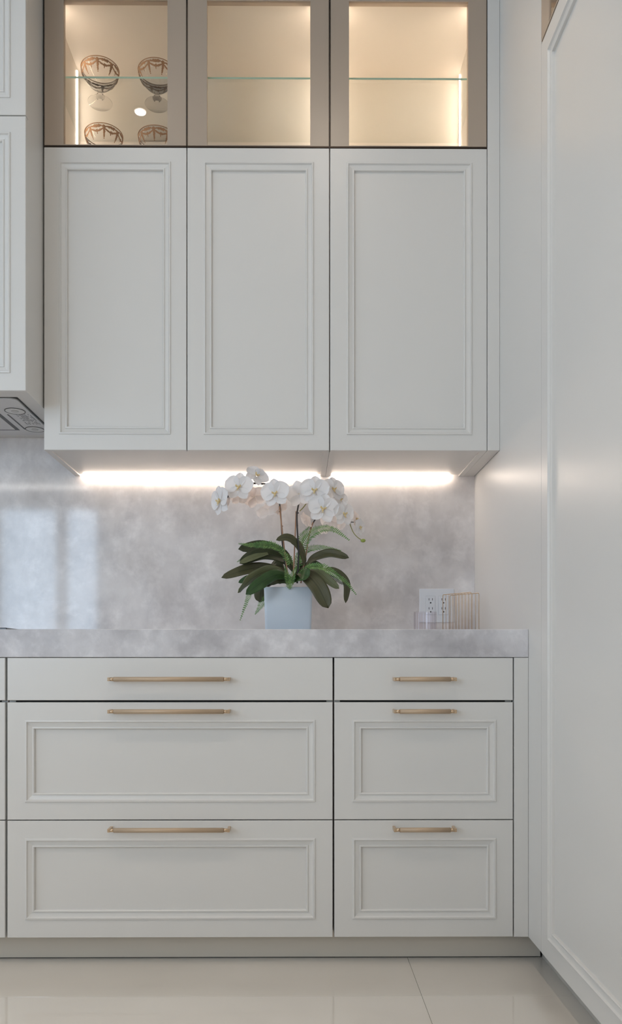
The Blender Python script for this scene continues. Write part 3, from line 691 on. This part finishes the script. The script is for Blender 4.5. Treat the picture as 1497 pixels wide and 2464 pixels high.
leaf([Q(840, 1060, 2.53), Q(900, 960, 2.55), Q(980, 990, 2.56), Q(1000, 1060, 2.57)], 0.04, (0.5, 0.3, 0.9), LEAF_D)
leaf([Q(760, 1080, 2.44), Q(640, 1050, 2.42), Q(560, 1100, 2.41)], 0.05, (0.2, 0.4, 0.9), LEAF_D)
leaf([Q(690, 1100, 2.56), Q(640, 960, 2.57), Q(590, 940, 2.58)], 0.04, (0.5, 0.4, 0.7), LEAF_D)
leaf([Q(760, 1080, 2.52), Q(840, 1000, 2.55), Q(890, 1000, 2.56)], 0.05, (0.5, 0.4, 0.7), LEAF_D)

def frond(pts, ll, m=FERN, n=26, nrm=(0, -1, 0.25), one=0):
    n = int(n*1.3); ll *= 1.25
    c = spline(pts, n); bm = bmesh.new(); nrm = Vector(nrm).normalized()
    tube(bm, c, [0.0011*(1-0.6*i/(n-1)) for i in range(n)], 5)
    for i in range(1, n):
        u = i/(n-1); t = (c[min(i+1, n-1)]-c[i-1]).normalized(); s = t.cross(nrm).normalized()
        L = ll*(0.35+0.65*math.sin(min(1, u*1.6+0.12)*PI/2))*(1-max(0, u-0.45)/0.55*0.85)
        for sg in (-1, 1):
            if one and sg != one: continue
            d = (s*sg+t*0.55+nrm*random.uniform(-0.15, 0.25)).normalized(); wv = d.cross(nrm).normalized()
            w = min(0.0022, (c[i]-c[i-1]).length*0.34)*random.uniform(0.85, 1.1); p = c[i]
            l_ = L*random.uniform(0.85, 1.1); dn = -nrm*0
            a = [bm.verts.new(p), bm.verts.new(p+d*l_*0.35+wv*w), bm.verts.new(p+d*l_*0.72+wv*w*0.75+nrm*0.001), bm.verts.new(p+d*l_+nrm*0.0005), bm.verts.new(p+d*l_*0.72-wv*w*0.75+nrm*0.001), bm.verts.new(p+d*l_*0.35-wv*w), bm.verts.new(p+d*l_*0.5+nrm*0.0012)]
            for k in range(6): bm.faces.new((a[k], a[(k+1) % 6], a[6]))
    return link('fern_frond', bm, m, plant)
frond([Q(800, 1000, 2.50), Q(850, 810, 2.48), Q(915, 700, 2.46), Q(1010, 655, 2.44), Q(1110, 668, 2.42), Q(1222, 745, 2.40)], 0.017, n=36)
frond([Q(800, 960, 2.52), Q(880, 835, 2.51), Q(1000, 808, 2.50), Q(1155, 832, 2.49)], 0.012, n=30)
frond([Q(740, 960, 2.46), Q(660, 820, 2.43), Q(540, 785, 2.41), Q(430, 790, 2.40), Q(325, 778, 2.39)], 0.014, n=32)
frond([Q(735, 1150, 2.42), Q(725, 1060, 2.40), Q(700, 965, 2.385)], 0.012, n=16)
frond([Q(742, 1150, 2.42), Q(755, 1060, 2.40), Q(792, 968, 2.385)], 0.012, n=16)
frond([Q(800, 1040, 2.46), Q(900, 965, 2.40), Q(1010, 970, 2.37), Q(1110, 1030, 2.36), Q(1200, 1090, 2.355), Q(1280, 1190, 2.35)], 0.013, n=34)
frond([Q(900, 1030, 2.45), Q(1000, 1015, 2.42), Q(1110, 1070, 2.405), Q(1200, 1120, 2.40)], 0.011, FERND, n=24)
frond([Q(560, 1110, 2.46), Q(430, 1150, 2.44), Q(395, 1230, 2.43), Q(335, 1400, 2.42)], 0.0105, n=26)
frond([Q(560, 1200, 2.54), Q(520, 1255, 2.55), Q(458, 1352, 2.56)], 0.014, n=18, one=0)
frond([Q(500, 870, 2.50), Q(400, 880, 2.49), Q(310, 925, 2.48)], 0.009, n=18)
frond([Q(760, 1000, 2.50), Q(740, 900, 2.48), Q(700, 850, 2.47)], 0.010, n=12)
frond([Q(800, 1010, 2.52), Q(800, 900, 2.53), Q(830, 820, 2.54)], 0.012, n=16)
frond([Q(850, 980, 2.50), Q(830, 760, 2.50), Q(860, 690, 2.49), Q(900, 640, 2.48)], 0.012, n=22)

def stem(nm, pts, r, m, n=24, label=None):
    bm = bmesh.new(); c = spline(pts, n); tube(bm, c, r, 8)
    o = link(nm, bm, m, plant, smooth=True)
    if label: o['label'] = label
    return o
def node_ring(p, o):
    bm = bmesh.new(); bmesh.ops.create_icosphere(bm, subdivisions=1, radius=0.0032, matrix=Matrix.Translation(p) @ Matrix.Diagonal((1.1, 1.1, 0.7, 1))); link('stem_node', bm, STEMD, o, smooth=True)
stem('stake', [Q(735, 1110, 2.47), Q(700, 860, 2.45), Q(655, 470, 2.42)], 0.0021, STAKE, label='tan bamboo stake')
s1 = stem('flower_stem', [Q(728, 1110, 2.48), Q(683, 820, 2.46), Q(672, 640, 2.45), Q(660, 480, 2.43), Q(640, 380, 2.44), Q(570, 300, 2.44), Q(480, 283, 2.44), Q(380, 300, 2.44), Q(280, 360, 2.43), Q(210, 395, 2.42)], 0.0022, STEMD, 50)
stem('stake', [Q(765, 1110, 2.46), Q(775, 900, 2.45), Q(792, 510, 2.44)], 0.0021, STAKE, label='tan bamboo stake')
s2 = stem('flower_stem', [Q(800, 1100, 2.46), Q(812, 850, 2.44), Q(800, 640, 2.43), Q(803, 500, 2.44), Q(850, 350, 2.47), Q(960, 300, 2.48), Q(1080, 370, 2.47), Q(1170, 480, 2.46), Q(1232, 615, 2.45)], 0.0026, STEMD, 50)
stem('stake', [Q(830, 1100, 2.50), Q(875, 850, 2.49), Q(895, 720, 2.49), Q(930, 600, 2.48)], 0.0020, STAKE, label='tan bamboo stake')
stem('flower_stem', [Q(905, 660, 2.49), Q(940, 590, 2.48), Q(1000, 520, 2.48), Q(1080, 520, 2.48), Q(1190, 560, 2.47)], 0.0022, STEMD)
stem('flower_stem', [Q(820, 510, 2.46), Q(850, 480, 2.46), Q(880, 440, 2.46)], 0.0016, STEMG)
s4 = stem('flower_stem', [Q(1232, 615, 2.45), Q(1258, 680, 2.44), Q(1290, 720, 2.43), Q(1330, 748, 2.43)], 0.0014, STEMG, 12, 'green stem end carrying a bud')
for p in (Q(658, 515, 2.425), Q(676, 632, 2.44), Q(795, 525, 2.44)): node_ring(p, s1)
for p in (Q(800, 628, 2.43), Q(808, 525, 2.435)): node_ring(p, s2)
bm = bmesh.new(); bmesh.ops.create_uvsphere(bm, u_segments=14, v_segments=10, radius=0.0072, matrix=Matrix.Translation(Q(1340, 751, 2.43)) @ Matrix.Diagonal((1.1, 0.9, 0.78, 1)))
link('bud', bm, BUD, s4, smooth=True)

# flower parts, shared mesh data; local frame: faces -Y, up +Z, unit radius ~1
def blade(L, W, pinch, cup, ang, rnd=1.0, n=12, k=10, z0=0.04):
    bm = bmesh.new(); rows = []
    for i in range(n+1):
        u = i/n; w = W*0.5*(math.sin(PI*min(1, (u*(1-pinch)+pinch))**rnd))**0.62 if 0 < i < n else 0.004
        if i == 0: w = W*0.09
        row = []
        for j in range(k+1):
            s = 2*j/k-1; x = s*w; z = z0+u*L
            y = -cup*(u*u)*0.9+cup*1.2*u-0.10*abs(s)**2*w*2.2+0.018*math.sin(9*u+4*s)
            q = math.radians(ang); row.append(bm.verts.new((x*math.cos(q)+z*math.sin(q), y, -x*math.sin(q)+z*math.cos(q))))
        rows.append(row)
    for i in range(n):
        for j in range(k):
            f = bm.faces.new((rows[i][j], rows[i][j+1], rows[i+1][j+1], rows[i+1][j])); f.smooth = True
    return bm
def asmesh(nm, bm, m):
    me = bpy.data.meshes.new(nm); bm.normal_update(); bm.to_mesh(me); bm.free(); me.materials.append(m); return me
def lipbm():
    bm = bmesh.new()
    for s in (-1, 1):   # side lobes
        tube(bm, spline([(0, -0.02, -0.02), (s*0.13, -0.14, 0.02), (s*0.15, -0.22, 0.10)], 7), [0.03, 0.05, 0.06, 0.06, 0.055, 0.04, 0.01], 7)
        tube(bm, spline([(0, -0.20, -0.24), (s*0.06, -0.24, -0.30), (s*0.11, -0.22, -0.26)], 6), [0.02, 0.016, 0.013, 0.01, 0.008, 0.004], 5)
    tube(bm, spline([(0, -0.02, -0.04), (0, -0.16, -0.12), (0, -0.20, -0.25)], 8), [0.04, 0.06, 0.07, 0.075, 0.07, 0.06, 0.04, 0.01], 8)
    return bm
def colbm():
    bm = bmesh.new(); tube(bm, spline([(0, 0.03, 0), (0, -0.08, 0.03), (0, -0.15, 0.0)], 7), [0.05, 0.055, 0.05, 0.05, 0.055, 0.05, 0.02], 9); return bm
FM = {}
for key, m in (('w', PETAL), ('p', PETALP)):
    FM[key] = [('petal', asmesh('petal', blade(0.97, 1.16, 0.10, 0.10, 72), m)), ('petal', asmesh('petal', blade(0.97, 1.16, 0.10, 0.10, -72), m)),
               ('sepal', asmesh('sepal', blade(0.90, 0.78, 0.04, 0.05, 0), m)), ('sepal', asmesh('sepal', blade(0.90, 0.74, 0.04, 0.05, 140), m)), ('sepal', asmesh('sepal', blade(0.90, 0.74, 0.04, 0.05, -140), m))]
LIP = asmesh('lip', lipbm(), LIPM); COL = asmesh('flower', colbm(), mat('column_cream', (0.88, 0.80, 0.62), 0.5))
# sepals sit behind the petals
for key in FM:
    for nm, me in FM[key]:
        if nm == 'sepal':
            for v_ in me.vertices: v_.co.y += 0.045
def flower(zx, zy, Y, r, yaw, pitch, roll=0, key='w'):
    f = bpy.data.objects.new('flower', COL); SC.collection.objects.link(f)
    f.parent = plant; f.matrix_parent_inverse = Matrix.Translation(PC).inverted()
    f.location = Q(zx, zy, Y); f.scale = (r, r, r)
    f.rotation_mode = 'QUATERNION'
    f.rotation_quaternion = (Matrix.Rotation(math.radians(yaw), 3, 'Z') @ Matrix.Rotation(math.radians(-pitch), 3, 'X') @ Matrix.Rotation(math.radians(roll), 3, 'Y')).to_quaternion()
    for nm, me in FM[key]+[('lip', LIP)]:
        c = bpy.data.objects.new(nm, me); SC.collection.objects.link(c); c.parent = f
    return f
# yaw > 0 turns the face to the right of the picture, pitch > 0 tips it upwards
fl_ = [(168, 425, 2.40, 0.050, -52, -5, -8), (322, 310, 2.40, 0.047, -12, 2, 6), (470, 218, 2.43, 0.040, 20, 30, 40), (620, 362, 2.385, 0.047, -14, -4, -6),
       (560, 500, 2.45, 0.042, 150, -35, 20, 'p'), (450, 395, 2.48, 0.040, 165, -10, 25, 'p'), (330, 390, 2.47, 0.034, 170, -20, 0, 'p'), (200, 440, 2.45, 0.034, 130, -10, 0, 'p'), (815, 370, 2.43, 0.045, 168, 0, 10),
       (942, 338, 2.385, 0.047, -4, 0, 4), (1095, 330, 2.44, 0.042, 28, 5, 0), (1012, 488, 2.365, 0.049, 3, -3, 10), (1155, 410, 2.46, 0.030, 35, 0, 20),
       (1182, 532, 2.385, 0.042, 38, -4, -4), (875, 585, 2.47, 0.030, -125, -20, 10, 'p'), (1070, 590, 2.49, 0.034, 165, -10, 0, 'p'), (1165, 625, 2.47, 0.026, 120, -20, 10, 'p'),
       (1282, 575, 2.45, 0.030, 60, 10, 0, 'p'), (1312, 640, 2.43, 0.030, 55, -5, 10), (660, 470, 2.46, 0.030, 150, 0, 30, 'p'), (1020, 660, 2.52, 0.022, 160, -20, 0, 'p')]
for a in fl_: flower(*a[:7], key=a[7] if len(a) > 7 else 'w')
for pts in ([Q(205, 375, 2.42), Q(240, 360, 2.43)], [Q(215, 405, 2.42), Q(262, 378, 2.43)], [Q(430, 275, 2.43), Q(520, 290, 2.43)], [Q(1040, 545, 2.45), Q(1078, 588, 2.45)], [Q(1235, 600, 2.45), Q(1320, 600, 2.44)]):
    stem('flower_stem', pts, 0.0014, STEMD, 4)
